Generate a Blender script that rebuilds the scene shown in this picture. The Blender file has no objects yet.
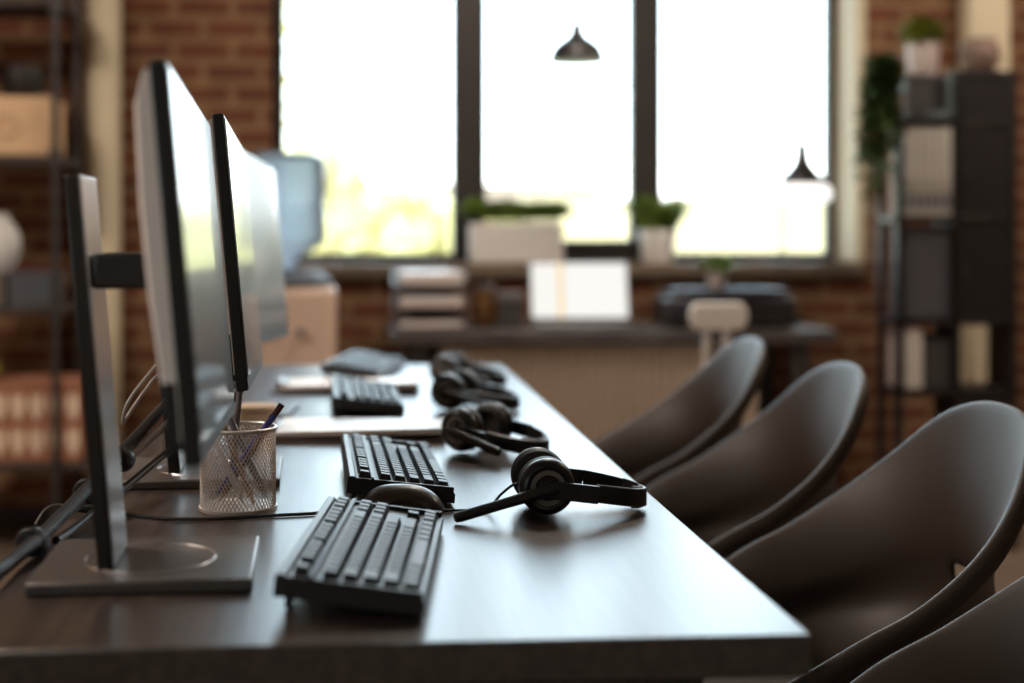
import bpy, bmesh, math, random
from mathutils import Vector, Matrix, Euler
random.seed(7)
S = bpy.context.scene
C = S.collection
R = math.radians

# ------------------------------------------------------------------ materials
def nodes(name):
    m = bpy.data.materials.new(name)
    m.use_nodes = True
    nt = m.node_tree
    return m, nt, nt.nodes['Principled BSDF']

def mat(name, col, rough=0.5, metal=0.0, spec=0.5, coat=0.0, emit=None, estr=0.0, vary=0.0, vscale=20.0, bump=0.0, bscale=200.0):
    m, nt, b = nodes(name)
    b.inputs['Base Color'].default_value = (*col, 1)
    b.inputs['Roughness'].default_value = rough
    b.inputs['Metallic'].default_value = metal
    b.inputs['Specular IOR Level'].default_value = spec
    b.inputs['Coat Weight'].default_value = coat
    if emit:
        b.inputs['Emission Color'].default_value = (*emit, 1)
        b.inputs['Emission Strength'].default_value = estr
    tc = nt.nodes.new('ShaderNodeTexCoord')
    if vary:
        n = nt.nodes.new('ShaderNodeTexNoise'); n.inputs['Scale'].default_value = vscale
        nt.links.new(tc.outputs['Object'], n.inputs['Vector'])
        r = nt.nodes.new('ShaderNodeValToRGB')
        r.color_ramp.elements[0].position = 0.3; r.color_ramp.elements[1].position = 0.7
        r.color_ramp.elements[0].color = (*[c * (1 - vary) for c in col], 1)
        r.color_ramp.elements[1].color = (*[min(1, c * (1 + vary)) for c in col], 1)
        nt.links.new(n.outputs['Fac'], r.inputs['Fac'])
        nt.links.new(r.outputs['Color'], b.inputs['Base Color'])
    if bump:
        n2 = nt.nodes.new('ShaderNodeTexNoise'); n2.inputs['Scale'].default_value = bscale
        nt.links.new(tc.outputs['Object'], n2.inputs['Vector'])
        bp = nt.nodes.new('ShaderNodeBump'); bp.inputs['Strength'].default_value = bump; bp.inputs['Distance'].default_value = 0.001
        nt.links.new(n2.outputs['Fac'], bp.inputs['Height'])
        nt.links.new(bp.outputs['Normal'], b.inputs['Normal'])
    return m

def wood(name, dark, light, rough, scale=(60, 2.5, 60), bump=0.15, spec=0.5):
    m, nt, b = nodes(name)
    tc = nt.nodes.new('ShaderNodeTexCoord')
    mp = nt.nodes.new('ShaderNodeMapping'); mp.inputs['Scale'].default_value = scale
    nt.links.new(tc.outputs['Object'], mp.inputs['Vector'])
    n = nt.nodes.new('ShaderNodeTexNoise'); n.inputs['Scale'].default_value = 1.6; n.inputs['Detail'].default_value = 6; n.inputs['Distortion'].default_value = 0.6
    nt.links.new(mp.outputs['Vector'], n.inputs['Vector'])
    r = nt.nodes.new('ShaderNodeValToRGB')
    r.color_ramp.elements[0].position = 0.35; r.color_ramp.elements[1].position = 0.68
    r.color_ramp.elements[0].color = (*dark, 1); r.color_ramp.elements[1].color = (*light, 1)
    nt.links.new(n.outputs['Fac'], r.inputs['Fac'])
    nt.links.new(r.outputs['Color'], b.inputs['Base Color'])
    b.inputs['Roughness'].default_value = rough
    b.inputs['Specular IOR Level'].default_value = spec
    bp = nt.nodes.new('ShaderNodeBump'); bp.inputs['Strength'].default_value = bump; bp.inputs['Distance'].default_value = 0.0006
    nt.links.new(n.outputs['Fac'], bp.inputs['Height'])
    nt.links.new(bp.outputs['Normal'], b.inputs['Normal'])
    return m

def brick(name, axis='x'):
    m, nt, b = nodes(name)
    tc = nt.nodes.new('ShaderNodeTexCoord')
    sp = nt.nodes.new('ShaderNodeSeparateXYZ'); cb = nt.nodes.new('ShaderNodeCombineXYZ')
    nt.links.new(tc.outputs['Object'], sp.inputs['Vector'])
    nt.links.new(sp.outputs['X' if axis == 'x' else 'Y'], cb.inputs['X'])
    zo = nt.nodes.new('ShaderNodeMath'); zo.operation = 'SUBTRACT'; zo.inputs[1].default_value = 0.035
    nt.links.new(sp.outputs['Z'], zo.inputs[0]); nt.links.new(zo.outputs[0], cb.inputs['Y'])
    t = nt.nodes.new('ShaderNodeTexBrick')
    t.inputs['Scale'].default_value = 1.0
    t.inputs['Brick Width'].default_value = 0.212
    t.inputs['Row Height'].default_value = 0.0798
    t.inputs['Mortar Size'].default_value = 0.0165
    t.inputs['Mortar Smooth'].default_value = 0.3
    t.inputs['Bias'].default_value = -0.1
    t.inputs['Color1'].default_value = (0.150, 0.045, 0.018, 1)
    t.inputs['Color2'].default_value = (0.105, 0.034, 0.015, 1)
    t.inputs['Mortar'].default_value = (0.215, 0.125, 0.060, 1)
    nt.links.new(cb.outputs['Vector'], t.inputs['Vector'])
    n = nt.nodes.new('ShaderNodeTexNoise'); n.inputs['Scale'].default_value = 9; n.inputs['Detail'].default_value = 5
    nt.links.new(tc.outputs['Object'], n.inputs['Vector'])
    mx = nt.nodes.new('ShaderNodeMixRGB'); mx.blend_type = 'OVERLAY'; mx.inputs['Fac'].default_value = 0.5
    nt.links.new(t.outputs['Color'], mx.inputs['Color1']); nt.links.new(n.outputs['Fac'], mx.inputs['Color2'])
    nt.links.new(mx.outputs['Color'], b.inputs['Base Color'])
    b.inputs['Roughness'].default_value = 0.85
    bp = nt.nodes.new('ShaderNodeBump'); bp.invert = True; bp.inputs['Strength'].default_value = 0.6; bp.inputs['Distance'].default_value = 0.006
    nt.links.new(t.outputs['Fac'], bp.inputs['Height']); nt.links.new(bp.outputs['Normal'], b.inputs['Normal'])
    return m

def clear(name, tint, gloss_rough=0.02, ior=1.45, body=None, body_fac=0.0):
    """a thin clear sheet: tinted see-through plus a Fresnel reflection, optionally a cloudy body"""
    m = bpy.data.materials.new(name); m.use_nodes = True
    nt = m.node_tree; nt.nodes.clear()
    out = nt.nodes.new('ShaderNodeOutputMaterial')
    tr = nt.nodes.new('ShaderNodeBsdfTransparent'); tr.inputs['Color'].default_value = (*tint, 1)
    gl = nt.nodes.new('ShaderNodeBsdfGlossy'); gl.inputs['Roughness'].default_value = gloss_rough
    fr = nt.nodes.new('ShaderNodeFresnel'); fr.inputs['IOR'].default_value = ior
    src = tr
    if body:
        df = nt.nodes.new('ShaderNodeBsdfTranslucent'); df.inputs['Color'].default_value = (*body, 1)
        mb = nt.nodes.new('ShaderNodeMixShader'); mb.inputs['Fac'].default_value = body_fac
        nt.links.new(tr.outputs[0], mb.inputs[1]); nt.links.new(df.outputs[0], mb.inputs[2])
        src = mb
    mx = nt.nodes.new('ShaderNodeMixShader')
    nt.links.new(fr.outputs[0], mx.inputs['Fac'])
    nt.links.new(src.outputs[0], mx.inputs[1]); nt.links.new(gl.outputs[0], mx.inputs[2])
    nt.links.new(mx.outputs[0], out.inputs['Surface'])
    return m

M = dict(
    desk=wood('desk_wood', (0.024, 0.016, 0.012), (0.066, 0.046, 0.036), 0.315, spec=1.0),
    brickx=brick('brick_x', 'x'), bricky=brick('brick_y', 'y'),
    floor=wood('floor_wood', (0.13, 0.095, 0.07), (0.21, 0.16, 0.12), 0.45, (3, 25, 3)),
    plaster=mat('plaster', (0.62, 0.58, 0.52), 0.8, vary=0.05, vscale=6, bump=0.2, bscale=60),
    cream=mat('cream_paint', (0.66, 0.57, 0.40), 0.6, vary=0.05, vscale=4),
    sill=mat('sill_paint', (0.17, 0.125, 0.085), 0.6, vary=0.06, vscale=8),
    frame=mat('dark_frame', (0.035, 0.030, 0.027), 0.45, vary=0.1, vscale=10),
    glass=clear('window_glass', (0.97, 0.99, 0.98)),
    black=mat('black_plastic', (0.012, 0.011, 0.011), 0.42, bump=0.08, bscale=900),
    satin=mat('satin_black', (0.014, 0.0125, 0.012), 0.34, bump=0.05, bscale=700),
    soft=mat('soft_leatherette', (0.018, 0.015, 0.014), 0.55, bump=0.3, bscale=500),
    key=mat('key_plastic', (0.013, 0.013, 0.015), 0.46, spec=.4, bump=0.05, bscale=1500),
    case=mat('keyboard_case', (0.016, 0.015, 0.015), 0.42, spec=.45, bump=0.05, bscale=1200),
    greyring=mat('grey_ring', (0.20, 0.18, 0.165), 0.4, 0.3, vary=0.05, vscale=80),
    silver=mat('silver_plastic', (0.88, 0.78, 0.72), 0.4, vary=0.02, vscale=30),
    stand=mat('stand_metal', (0.115, 0.102, 0.094), 0.36, 0.35, vary=0.04, vscale=40, bump=0.04, bscale=800),
    brushed=mat('brushed_metal', (0.42, 0.40, 0.38), 0.3, 0.85, vary=0.03, vscale=40),
    screen=mat('screen_glass', (0.016, 0.018, 0.018), 0.34, spec=0.5, coat=0.5, vary=0.02),
    chair=mat('chair_shell', (0.040, 0.027, 0.020), 0.52, spec=0.55, vary=0.04, vscale=6, bump=0.12, bscale=700),
    chairleg=mat('chair_leg', (0.02, 0.018, 0.017), 0.4, 0.3, vary=0.05),
    mesh=mat('mesh_metal', (0.70, 0.63, 0.58), 0.34, 0.6, vary=0.05, vscale=60),
    cable=mat('cable_rubber', (0.013, 0.012, 0.012), 0.42, vary=0.05),
    cablegrey=mat('cable_grey', (0.27, 0.24, 0.22), 0.45, vary=0.05),
    paper=mat('paper', (0.86, 0.78, 0.73), 0.38, vary=0.03, vscale=12),
    board=mat('clip_board', (0.055, 0.035, 0.025), 0.6, vary=0.15, vscale=40),
    steel=mat('steel', (0.5, 0.5, 0.5), 0.28, 1.0, vary=0.05),
    blue=mat('blue_pen', (0.05, 0.05, 0.26), 0.3, vary=0.05),
    maroon=mat('maroon_cap', (0.10, 0.035, 0.025), 0.4, vary=0.05),
    white=mat('white_plastic', (0.75, 0.73, 0.70), 0.4, vary=0.03),
    pencil=mat('pencil_paint', (0.30, 0.17, 0.10), 0.45, vary=0.08, vscale=60),
    penwood=mat('pencil_wood', (0.55, 0.36, 0.2), 0.7, vary=0.1, vscale=90),
    grey=mat('grey_pen', (0.16, 0.15, 0.15), 0.35, 0.3, vary=0.05),
    tan=mat('tan_card', (0.55, 0.40, 0.27), 0.7, vary=0.06, vscale=20),
    counter=wood('counter_wood', (0.05, 0.042, 0.04), (0.10, 0.085, 0.08), 0.4, (4, 40, 40)),
    radiator=mat('radiator_paint', (0.44, 0.35, 0.27), 0.5, vary=0.03, vscale=10),
    lav=mat('tray_grey', (0.17, 0.155, 0.165), 0.4, vary=0.05),
    amber=clear('amber_glass', (0.95, 0.8, 0.6), body=(0.9, 0.7, 0.5), body_fac=0.35),
    printer=mat('printer_black', (0.016, 0.014, 0.014), 0.4, vary=0.05),
    printlid=mat('printer_lid', (0.035, 0.04, 0.055), 0.22, vary=0.05),
    leaf=mat('leaf_green', (0.20, 0.31, 0.06), 0.5, vary=0.35, vscale=30),
    darkleaf=mat('dark_leaf', (0.065, 0.12, 0.03), 0.5, vary=0.35, vscale=30),
    limeleaf=mat('lime_leaf', (0.24, 0.28, 0.035), 0.5, vary=0.3, vscale=30),
    soil=mat('soil', (0.03, 0.02, 0.015), 0.9, vary=0.3, vscale=80),
    potwhite=mat('white_ceramic', (0.70, 0.67, 0.63), 0.35, vary=0.03),
    potbrown=mat('brown_clay', (0.20, 0.13, 0.10), 0.7, vary=0.1),
    potpink=mat('blush_ceramic', (0.48, 0.40, 0.37), 0.5, vary=0.05),
    jug=clear('water_jug', (0.80, 0.91, 1.0), 0.04, 1.4, body=(0.80, 0.89, 1.0), body_fac=0.72),
    cooler=mat('cooler_body', (0.60, 0.44, 0.34), 0.5, vary=0.03),
    glowdisc=mat('lamp_diffuser', (0.9, 0.9, 0.88), 0.5, emit=(1.0, 0.98, 0.95), estr=1.4),
    bulb=mat('bulb_glow', (0.9, 0.9, 0.88), 0.5, emit=(1.0, 0.95, 0.88), estr=2.0),
    unit=mat('shelf_black', (0.012, 0.010, 0.010), 0.5, vary=0.1),
    unitgrey=mat('bin_grey', (0.085, 0.085, 0.095), 0.55, vary=0.06),
    darkgrey=mat('box_dark_grey', (0.045, 0.042, 0.042), 0.6, vary=0.06),
    binder=mat('binder_white', (0.66, 0.62, 0.56), 0.5, vary=0.05),
    bindergrey=mat('binder_grey', (0.20, 0.20, 0.21), 0.5, vary=0.05),
    teal=mat('teal_frame', (0.16, 0.20, 0.20), 0.3, 0.2, vary=0.05),
    pipe=mat('pipe_steel', (0.085, 0.08, 0.082), 0.4, 0.6, vary=0.12, vscale=30),
    rackboard=wood('rack_board', (0.04, 0.03, 0.026), (0.075, 0.055, 0.045), 0.6, (5, 50, 50)),
    boxwood=wood('box_wood', (0.68, 0.44, 0.25), (0.80, 0.55, 0.33), 0.55, (4, 60, 60)),
    bluegrey=mat('blue_grey_card', (0.075, 0.085, 0.10), 0.6, vary=0.05),
    greybox=mat('grey_card', (0.16, 0.14, 0.13), 0.6, vary=0.05),
    terracotta=mat('terracotta_card', (0.32, 0.135, 0.075), 0.7, vary=0.08),
    motif=mat('motif_white', (0.72, 0.56, 0.42), 0.7, vary=0.05),
    lemon=mat('lemon_skin', (0.42, 0.34, 0.04), 0.45, vary=0.1, bump=0.3),
    stool=mat('stool_paint', (0.88, 0.83, 0.76), 0.5, vary=0.03),
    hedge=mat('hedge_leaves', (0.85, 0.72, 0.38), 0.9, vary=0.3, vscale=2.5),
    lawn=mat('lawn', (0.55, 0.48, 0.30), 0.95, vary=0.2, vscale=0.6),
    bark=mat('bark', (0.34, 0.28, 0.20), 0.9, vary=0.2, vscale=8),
    farwall=mat('far_render', (0.45, 0.36, 0.24), 0.9, vary=0.05, vscale=0.5),
    farroof=mat('far_roof', (0.25, 0.18, 0.14), 0.9, vary=0.1),
    fence=mat('fence_boards', (0.58, 0.46, 0.27), 0.9, vary=0.08, vscale=3),
    fargap=mat('far_window', (0.20, 0.20, 0.20), 0.3, vary=0.05),
)
_scr = M['screen'].node_tree.nodes['Principled BSDF']
_scr.inputs['IOR'].default_value = 1.9; _scr.inputs['Coat Roughness'].default_value = 0.05

# page on the laptop: a lit white sheet with one gold column (object space, x across)
def page_mat():
    m, nt, b = nodes('laptop_page')
    tc = nt.nodes.new('ShaderNodeTexCoord'); sp = nt.nodes.new('ShaderNodeSeparateXYZ')
    nt.links.new(tc.outputs['Object'], sp.inputs['Vector'])
    r = nt.nodes.new('ShaderNodeValToRGB'); r.color_ramp.interpolation = 'CONSTANT'
    mr = nt.nodes.new('ShaderNodeMapRange'); mr.inputs['From Min'].default_value = -0.17; mr.inputs['From Max'].default_value = 0.17
    nt.links.new(sp.outputs['X'], mr.inputs['Value']); nt.links.new(mr.outputs[0], r.inputs['Fac'])
    e = r.color_ramp.elements
    e[0].position = 0; e[0].color = (1.0, 0.98, 0.93, 1)
    e[1].position = 0.275; e[1].color = (1.0, 0.72, 0.36, 1)
    k = e.new(0.325); k.color = (1.0, 0.99, 0.95, 1)
    nt.links.new(r.outputs['Color'], b.inputs['Emission Color'])
    b.inputs['Emission Strength'].default_value = 0.95
    b.inputs['Base Color'].default_value = (0.02, 0.02, 0.02, 1); b.inputs['Roughness'].default_value = 0.2
    return m
M['page'] = page_mat()

# ------------------------------------------------------------------ mesh builder
class MB:
    def __init__(s): s.v = []; s.f = []
    def add(s, vs, fs, mx=None):
        o = len(s.v)
        s.v += [tuple(mx @ Vector(p)) if mx else tuple(p) for p in vs]
        s.f += [tuple(o + i for i in f) for f in fs]
        return s
    def box(s, x0, x1, y0, y1, z0, z1, mx=None):
        vs = [(x0,y0,z0),(x1,y0,z0),(x1,y1,z0),(x0,y1,z0),(x0,y0,z1),(x1,y0,z1),(x1,y1,z1),(x0,y1,z1)]
        return s.add(vs, [(0,3,2,1),(4,5,6,7),(0,1,5,4),(1,2,6,5),(2,3,7,6),(3,0,4,7)], mx)
    def lathe(s, prof, n=32, mx=None):
        vs, fs = [], []
        for r, z in prof:
            for k in range(n):
                a = 2*math.pi*k/n
                vs.append((r*math.cos(a), r*math.sin(a), z))
        for i in range(len(prof)-1):
            for k in range(n):
                fs.append((i*n+k, i*n+(k+1)%n, (i+1)*n+(k+1)%n, (i+1)*n+k))
        if prof[0] == prof[-1] or (abs(prof[0][0]-prof[-1][0]) < 1e-7 and abs(prof[0][1]-prof[-1][1]) < 1e-7): return s.add(vs, fs, mx)
        if prof[0][0] > 1e-6: fs.append(tuple(reversed(range(n))))
        if prof[-1][0] > 1e-6: fs.append(tuple((len(prof)-1)*n+k for k in range(n)))
        return s.add(vs, fs, mx)
    def tube(s, pts, r, n=8, cap=True):
        pts = [Vector(p) for p in pts]
        rs = r if isinstance(r, (list, tuple)) else [r]*len(pts)
        vs, fs = [], []
        up = None
        for i, p in enumerate(pts):
            t = (pts[min(i+1, len(pts)-1)] - pts[max(i-1, 0)]).normalized()
            if up is None:
                up = Vector((0,0,1)) if abs(t.z) < 0.9 else Vector((1,0,0))
            a = t.cross(up)
            if a.length < 1e-5: a = t.cross(Vector((0.3,1,0.2)))
            a.normalize(); b = a.cross(t).normalized(); up = b
            for k in range(n):
                q = 2*math.pi*k/n
                vs.append(p + (a*math.cos(q) + b*math.sin(q))*rs[i])
        for i in range(len(pts)-1):
            for k in range(n):
                fs.append((i*n+k, i*n+(k+1)%n, (i+1)*n+(k+1)%n, (i+1)*n+k))
        if cap:
            fs.append(tuple(reversed(range(n)))); fs.append(tuple((len(pts)-1)*n+k for k in range(n)))
        return s.add(vs, fs)
    def prism(s, outline, z0, z1, mx=None):
        n = len(outline)
        vs = [(x,y,z0) for x,y in outline] + [(x,y,z1) for x,y in outline]
        fs = [tuple(reversed(range(n))), tuple(range(n,2*n))] + [(i,(i+1)%n,n+(i+1)%n,n+i) for i in range(n)]
        return s.add(vs, fs, mx)
    def mesh(s, name):
        me = bpy.data.meshes.new(name); me.from_pydata(s.v, [], s.f); me.update()
        bm = bmesh.new(); bm.from_mesh(me)
        bmesh.ops.remove_doubles(bm, verts=bm.verts, dist=1e-6)
        bmesh.ops.recalc_face_normals(bm, faces=bm.faces)
        for f in bm.faces: f.smooth = True
        for e in bm.edges:
            if len(e.link_faces) == 2 and e.calc_face_angle(0) > R(38): e.smooth = False
        bm.to_mesh(me); bm.free()
        return me
    def build(s, name, material, parent=None, bevel=0.0, seg=2):
        o = bpy.data.objects.new(name, s.mesh(name)); C.objects.link(o)
        o.data.materials.append(material)
        if parent: o.parent = parent
        if bevel:
            b = o.modifiers.new('bevel', 'BEVEL'); b.width = bevel; b.segments = seg; b.limit_method = 'ANGLE'; b.angle_limit = R(40)
            b.harden_normals = False
        return o

def spline(pts, n=8):
    P = [Vector(p) for p in pts]; out = []
    for i in range(len(P)-1):
        p0 = P[max(i-1,0)]; p1 = P[i]; p2 = P[i+1]; p3 = P[min(i+2,len(P)-1)]
        for k in range(n):
            t = k/n
            out.append(0.5*((2*p1)+(p2-p0)*t+(2*p0-5*p1+4*p2-p3)*t*t+(3*p1-p0-3*p2+p3)*t**3))
    out.append(P[-1]); return out

def thing(name, label, cat, loc=(0,0,0), rot=(0,0,0), group=None):
    o = bpy.data.objects.new(name, None); C.objects.link(o)
    o.empty_display_size = 0.05
    o.location = loc; o.rotation_euler = rot
    o['label'] = label; o['category'] = cat
    if group: o['group'] = group
    return o
def tag(o, label, cat, group=None):
    o['label'] = label; o['category'] = cat
    if group: o['group'] = group
    return o
def struct(o, label=None, cat=None):
    o['kind'] = 'structure'
    if label: o['label'] = label
    if cat: o['category'] = cat
    return o
def copy_tree(o, parent=None):
    c = o.copy(); C.objects.link(c)
    if parent: c.parent = parent
    for ch in [x for x in C.objects if x.parent == o]:
        copy_tree(ch, c)
    return c
def T(x=0, y=0, z=0, rx=0, ry=0, rz=0):
    return Matrix.Translation((x,y,z)) @ Euler((rx,ry,rz)).to_matrix().to_4x4()
def aim(p0, p1):
    d = Vector(p1)-Vector(p0)
    return Matrix.Translation(p0) @ d.to_track_quat('Z','Y').to_matrix().to_4x4()

# ------------------------------------------------------------------ the room
XL, XR, YR, YW, ZC = -2.6, 3.6, -2.6, 5.2, 2.9
WX0, WX1, WZ0, WZ1 = -0.279, 1.928, 0.965, 2.75     # window opening
TH = 0.30
struct(MB().box(XL-.2, XR+.2, YR-.2, YW+TH, -0.1, 0).build('floor', M['floor']), 'pale wooden floor under the desk and chairs', 'floor')
struct(MB().box(XL-.2, XR+.2, YR-.2, YW+TH, ZC, ZC+.1).build('ceiling', M['plaster']), 'pale plaster ceiling over the office', 'ceiling')
w = MB()
w.box(XL, WX0, YW, YW+TH, 0, ZC); w.box(WX1, XR, YW, YW+TH, 0, ZC)
w.box(WX0, WX1, YW, YW+TH, 0, WZ0-.05); w.box(WX0, WX1, YW, YW+TH, WZ1, ZC)
struct(w.build('wall_back', M['brickx']), 'dark red brick wall around the wide window', 'wall')
SY0, SY1, SZ0, SZ1 = -1.25, -.05, .95, 2.5
w = MB(); w.box(XL-.2, XL, YR-.2, SY0, 0, ZC); w.box(XL-.2, XL, SY1, YW+TH, 0, ZC); w.box(XL-.2, XL, SY0, SY1, 0, SZ0); w.box(XL-.2, XL, SY0, SY1, SZ1, ZC)
struct(w.build('wall_left', M['bricky']), 'brick side wall beyond the pipe rack', 'wall')
struct(MB().box(XR, XR+.2, YR-.2, YW+TH, 0, ZC).build('wall_right', M['bricky']), 'brick side wall beyond the black shelf unit', 'wall')
struct(MB().box(XL, XR, YR-.2, YR, 0, ZC).build('wall_front', M['plaster']), 'pale plaster wall facing the brick wall', 'wall')
struct(MB().box(WX0-.02, WX1+.03, YW-.035, YW+.24, WZ0-.05, WZ0).build('trim_1', M['sill'], bevel=.006), 'brown window sill carrying the planter and the pot', 'window sill')
# cream jamb lining
struct(MB().box(WX1-.008, WX1+.035, YW-.012, YW+.24, WZ0, WZ1+.02).build('trim_2', M['cream'], bevel=.004), 'cream painted window jamb beside the right pane', 'trim')
# unseen window added in the side wall, fill light for near desk and chairs
w2 = struct(thing('fill_window', 'two pane side window in a dark frame, added out of view for fill light', 'window', (0, 0, 0)))
f = MB(); f.box(XL-.15, XL-.10, SY0, SY0+.05, SZ0, SZ1); f.box(XL-.15, XL-.10, SY1-.05, SY1, SZ0, SZ1)
f.box(XL-.15, XL-.10, SY0, SY1, SZ0, SZ0+.05); f.box(XL-.15, XL-.10, SY0, SY1, SZ1-.05, SZ1); f.build('window_frame', M['frame'], w2, bevel=.004)
MB().box(XL-.155, XL-.095, -.69, -.61, SZ0+.04, SZ1-.04).build('mullion', M['frame'], w2, bevel=.004)
for a, b_ in ((SY0+.04, -.68), (-.62, SY1-.04)): MB().box(XL-.128, XL-.122, a, b_, SZ0+.04, SZ1-.04).build('glass_pane', M['glass'], w2)
# window frame
FY0, FY1 = YW+.20, YW+.255
wn = struct(thing('window_1', 'wide three pane window in a dark frame', 'window', (0, 0, 0)))
f = MB()
f.box(WX0, WX0+.037, FY0, FY1, WZ0, WZ1); f.box(WX1-.045, WX1-.008, FY0, FY1, WZ0, WZ1)
f.box(WX0, WX1-.008, FY0+.005, FY1-.005, WZ0, WZ0+.036); f.box(WX0, WX1-.008, FY0+.005, FY1-.005, WZ1-.06, WZ1)
f.build('window_frame', M['frame'], wn, bevel=.004)
for a, b_ in ((.402, .533), (1.099, 1.222)):
    MB().box(a, b_, FY0-.012, FY1+.005, WZ0+.012, WZ1-.05).build('mullion', M['frame'], wn, bevel=.005)
s = MB(); s.box(.52, 1.11, FY0, FY1, WZ0+.012, WZ0+.086); s.build('sash_rail', M['frame'], wn, bevel=.004)
for a, b_, z0 in ((WX0+.03, .43, WZ0+.012), (.509, 1.118, WZ0+.06), (1.194, WX1-.022, WZ0+.012)):
    MB().box(a, b_, FY0+.024, FY0+.030, z0, WZ1-.055).build('glass_pane', M['glass'], wn)
# cream pillars against the brick
p = MB().lathe([(.064, 0), (.064, ZC)], 28, T(-.883, YW-.068, 0)); struct(p.build('trim_3', M['cream']), 'cream round pillar between the pipe rack and the window', 'pillar')
p = MB().box(2.325, 2.485, YW-.10, YW-.001, 0, ZC); struct(p.build('trim_4', M['cream'], bevel=.01), 'cream square pillar behind the black shelf unit', 'pillar')
struct(MB().box(XL, XR, YW-.016, YW, 0, .085).build('baseboard_back', M['frame'], bevel=.003), 'dark skirting along the foot of the brick wall', 'baseboard')

# ------------------------------------------------------------------ the desk
DZ = .75
dk = thing('desk', 'long dark wood desk shared by the monitors, keyboards and headsets', 'desk', (.03, 2.343, 0))
MB().box(-.36, .359, -1.191, 1.191, DZ-.036, DZ).build('tabletop', M['desk'], dk, bevel=.0025)
fr = MB(); fr.box(-.29, .29, -1.10, -1.06, DZ-.076, DZ-.036); fr.box(-.29, .29, 1.06, 1.10, DZ-.076, DZ-.036)
fr.box(-.29, -.25, -1.06, 1.06, DZ-.076, DZ-.036); fr.box(.25, .29, -1.06, 1.06, DZ-.076, DZ-.036)
fr.build('under_frame', M['frame'], dk, bevel=.002)
for sx in (-.27, .27):
    for sy in (-1.08, 1.08):
        MB().box(sx-.022, sx+.022, sy-.022, sy+.022, 0, DZ-.076).build('leg', M['frame'], dk, bevel=.003)

# ------------------------------------------------------------------ monitors
def make_monitor():
    """local: screen faces +x, width along y (0 = middle), base on z = 0"""
    t = thing('computer_monitor', '-', 'monitor', group='computer monitors along the desk')
    W, z0, z1 = .47, .137, .472
    tilt = T(.0722, -.025, z0+.002, 0, -R(5.2), 0) @ T(0, 0, (z1-z0)/2, -R(2.1), 0, 0) @ T(0, 0, -(z1-z0)/2)              # leans back; bottom edge forward
    H = z1 - z0
    b = MB(); b.box(-.0145, 0, -W/2, W/2, 0, H, tilt); b.build('bezel', M['black'], t, bevel=.002)
    s = MB(); s.box(-.001, .0012, -W/2+.006, W/2-.006, .017, H-.006, tilt); s.build('screen', M['screen'], t)
    # back cover, a shallow bulged tray
    prof = [(0, .02), (-.012, .021), (-.024, .05), (-.034, .14), (-.036, .22), (-.030, .30), (-.014, H-.008), (0, H-.006)]
    vs, fs = [], []
    ys = [-W/2+.003, -W/2+.012, W/2-.012, W/2-.003]; ks = [.8, 1, 1, .8]
    for y, k in zip(ys, ks):
        for x, z in prof: vs.append((-.0146 + x*k*.52, y, z))
    n = len(prof)
    for i in range(3):
        for j in range(n-1): fs.append((i*n+j, i*n+j+1, (i+1)*n+j+1, (i+1)*n+j))
    fs.append(tuple(range(n))); fs.append(tuple(3*n+j for j in reversed(range(n))))
    c = MB().add(vs, fs, tilt).build('back_cover', M['silver'], t)
    p = MB(); p.box(-.028, -.0150, -W/2+.0025, -W/2+.05, .012, .070, tilt); p.build('port_cover', M['black'], t, bevel=.002)
    # arm to the post
    a = MB(); a.box(-.050, .026, -.048, .048, .283, .317, T(0, 0, 0)); a.build('mount_arm', M['black'], t, bevel=.004)
    pl = MB(); pl.box(.020, .028, -.06, .06, .25, .35, T(0,0,0)); pl.build('mount_plate', M['black'], t, bevel=.003)
    # post leaning back with its inner face in grey metal
    lean = T(-.034, 0, .010, 0, -R(4.8), 0)
    q = MB(); q.box(-.0105, .0035, -.050, .050, 0, .385, lean); q.build('stand_post', M['satin'], t, bevel=.002)
    q = MB(); q.box(.0036, .0058, -.049, .049, .004, .384, lean); q.build('post_cover', M['brushed'], t, bevel=.0015)
    base = MB().box(-.105, .105, -.095, .095, 0, .0125).build('stand_base', M['stand'], t, bevel=.003)
    ring = MB()
    prof = [(.064 + .0012*math.cos(q), .0125 + .0009*math.sin(q)) for q in [k*math.pi/3 for k in range(7)]]
    ring.lathe(prof, 48); ring.build('base_ring', M['steel'], t)
    return t
mon = make_monitor()
mon_spots = [(-.197, 1.417, R(1.5), 'nearest computer monitor with its tall stand arm, in front of the pen holder'),
             (-.197, 1.950, R(1.5), 'second computer monitor, between the nearest one and the turned one'),
             (-.206, 2.605, -R(4.5), 'furthest computer monitor, turned a little towards the chairs')]
for i, (x, y, a, lab) in enumerate(mon_spots):
    o = mon if i == 0 else copy_tree(mon)
    o.location = (x, y, DZ); o.rotation_euler = (0, 0, a); o['label'] = lab

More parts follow.
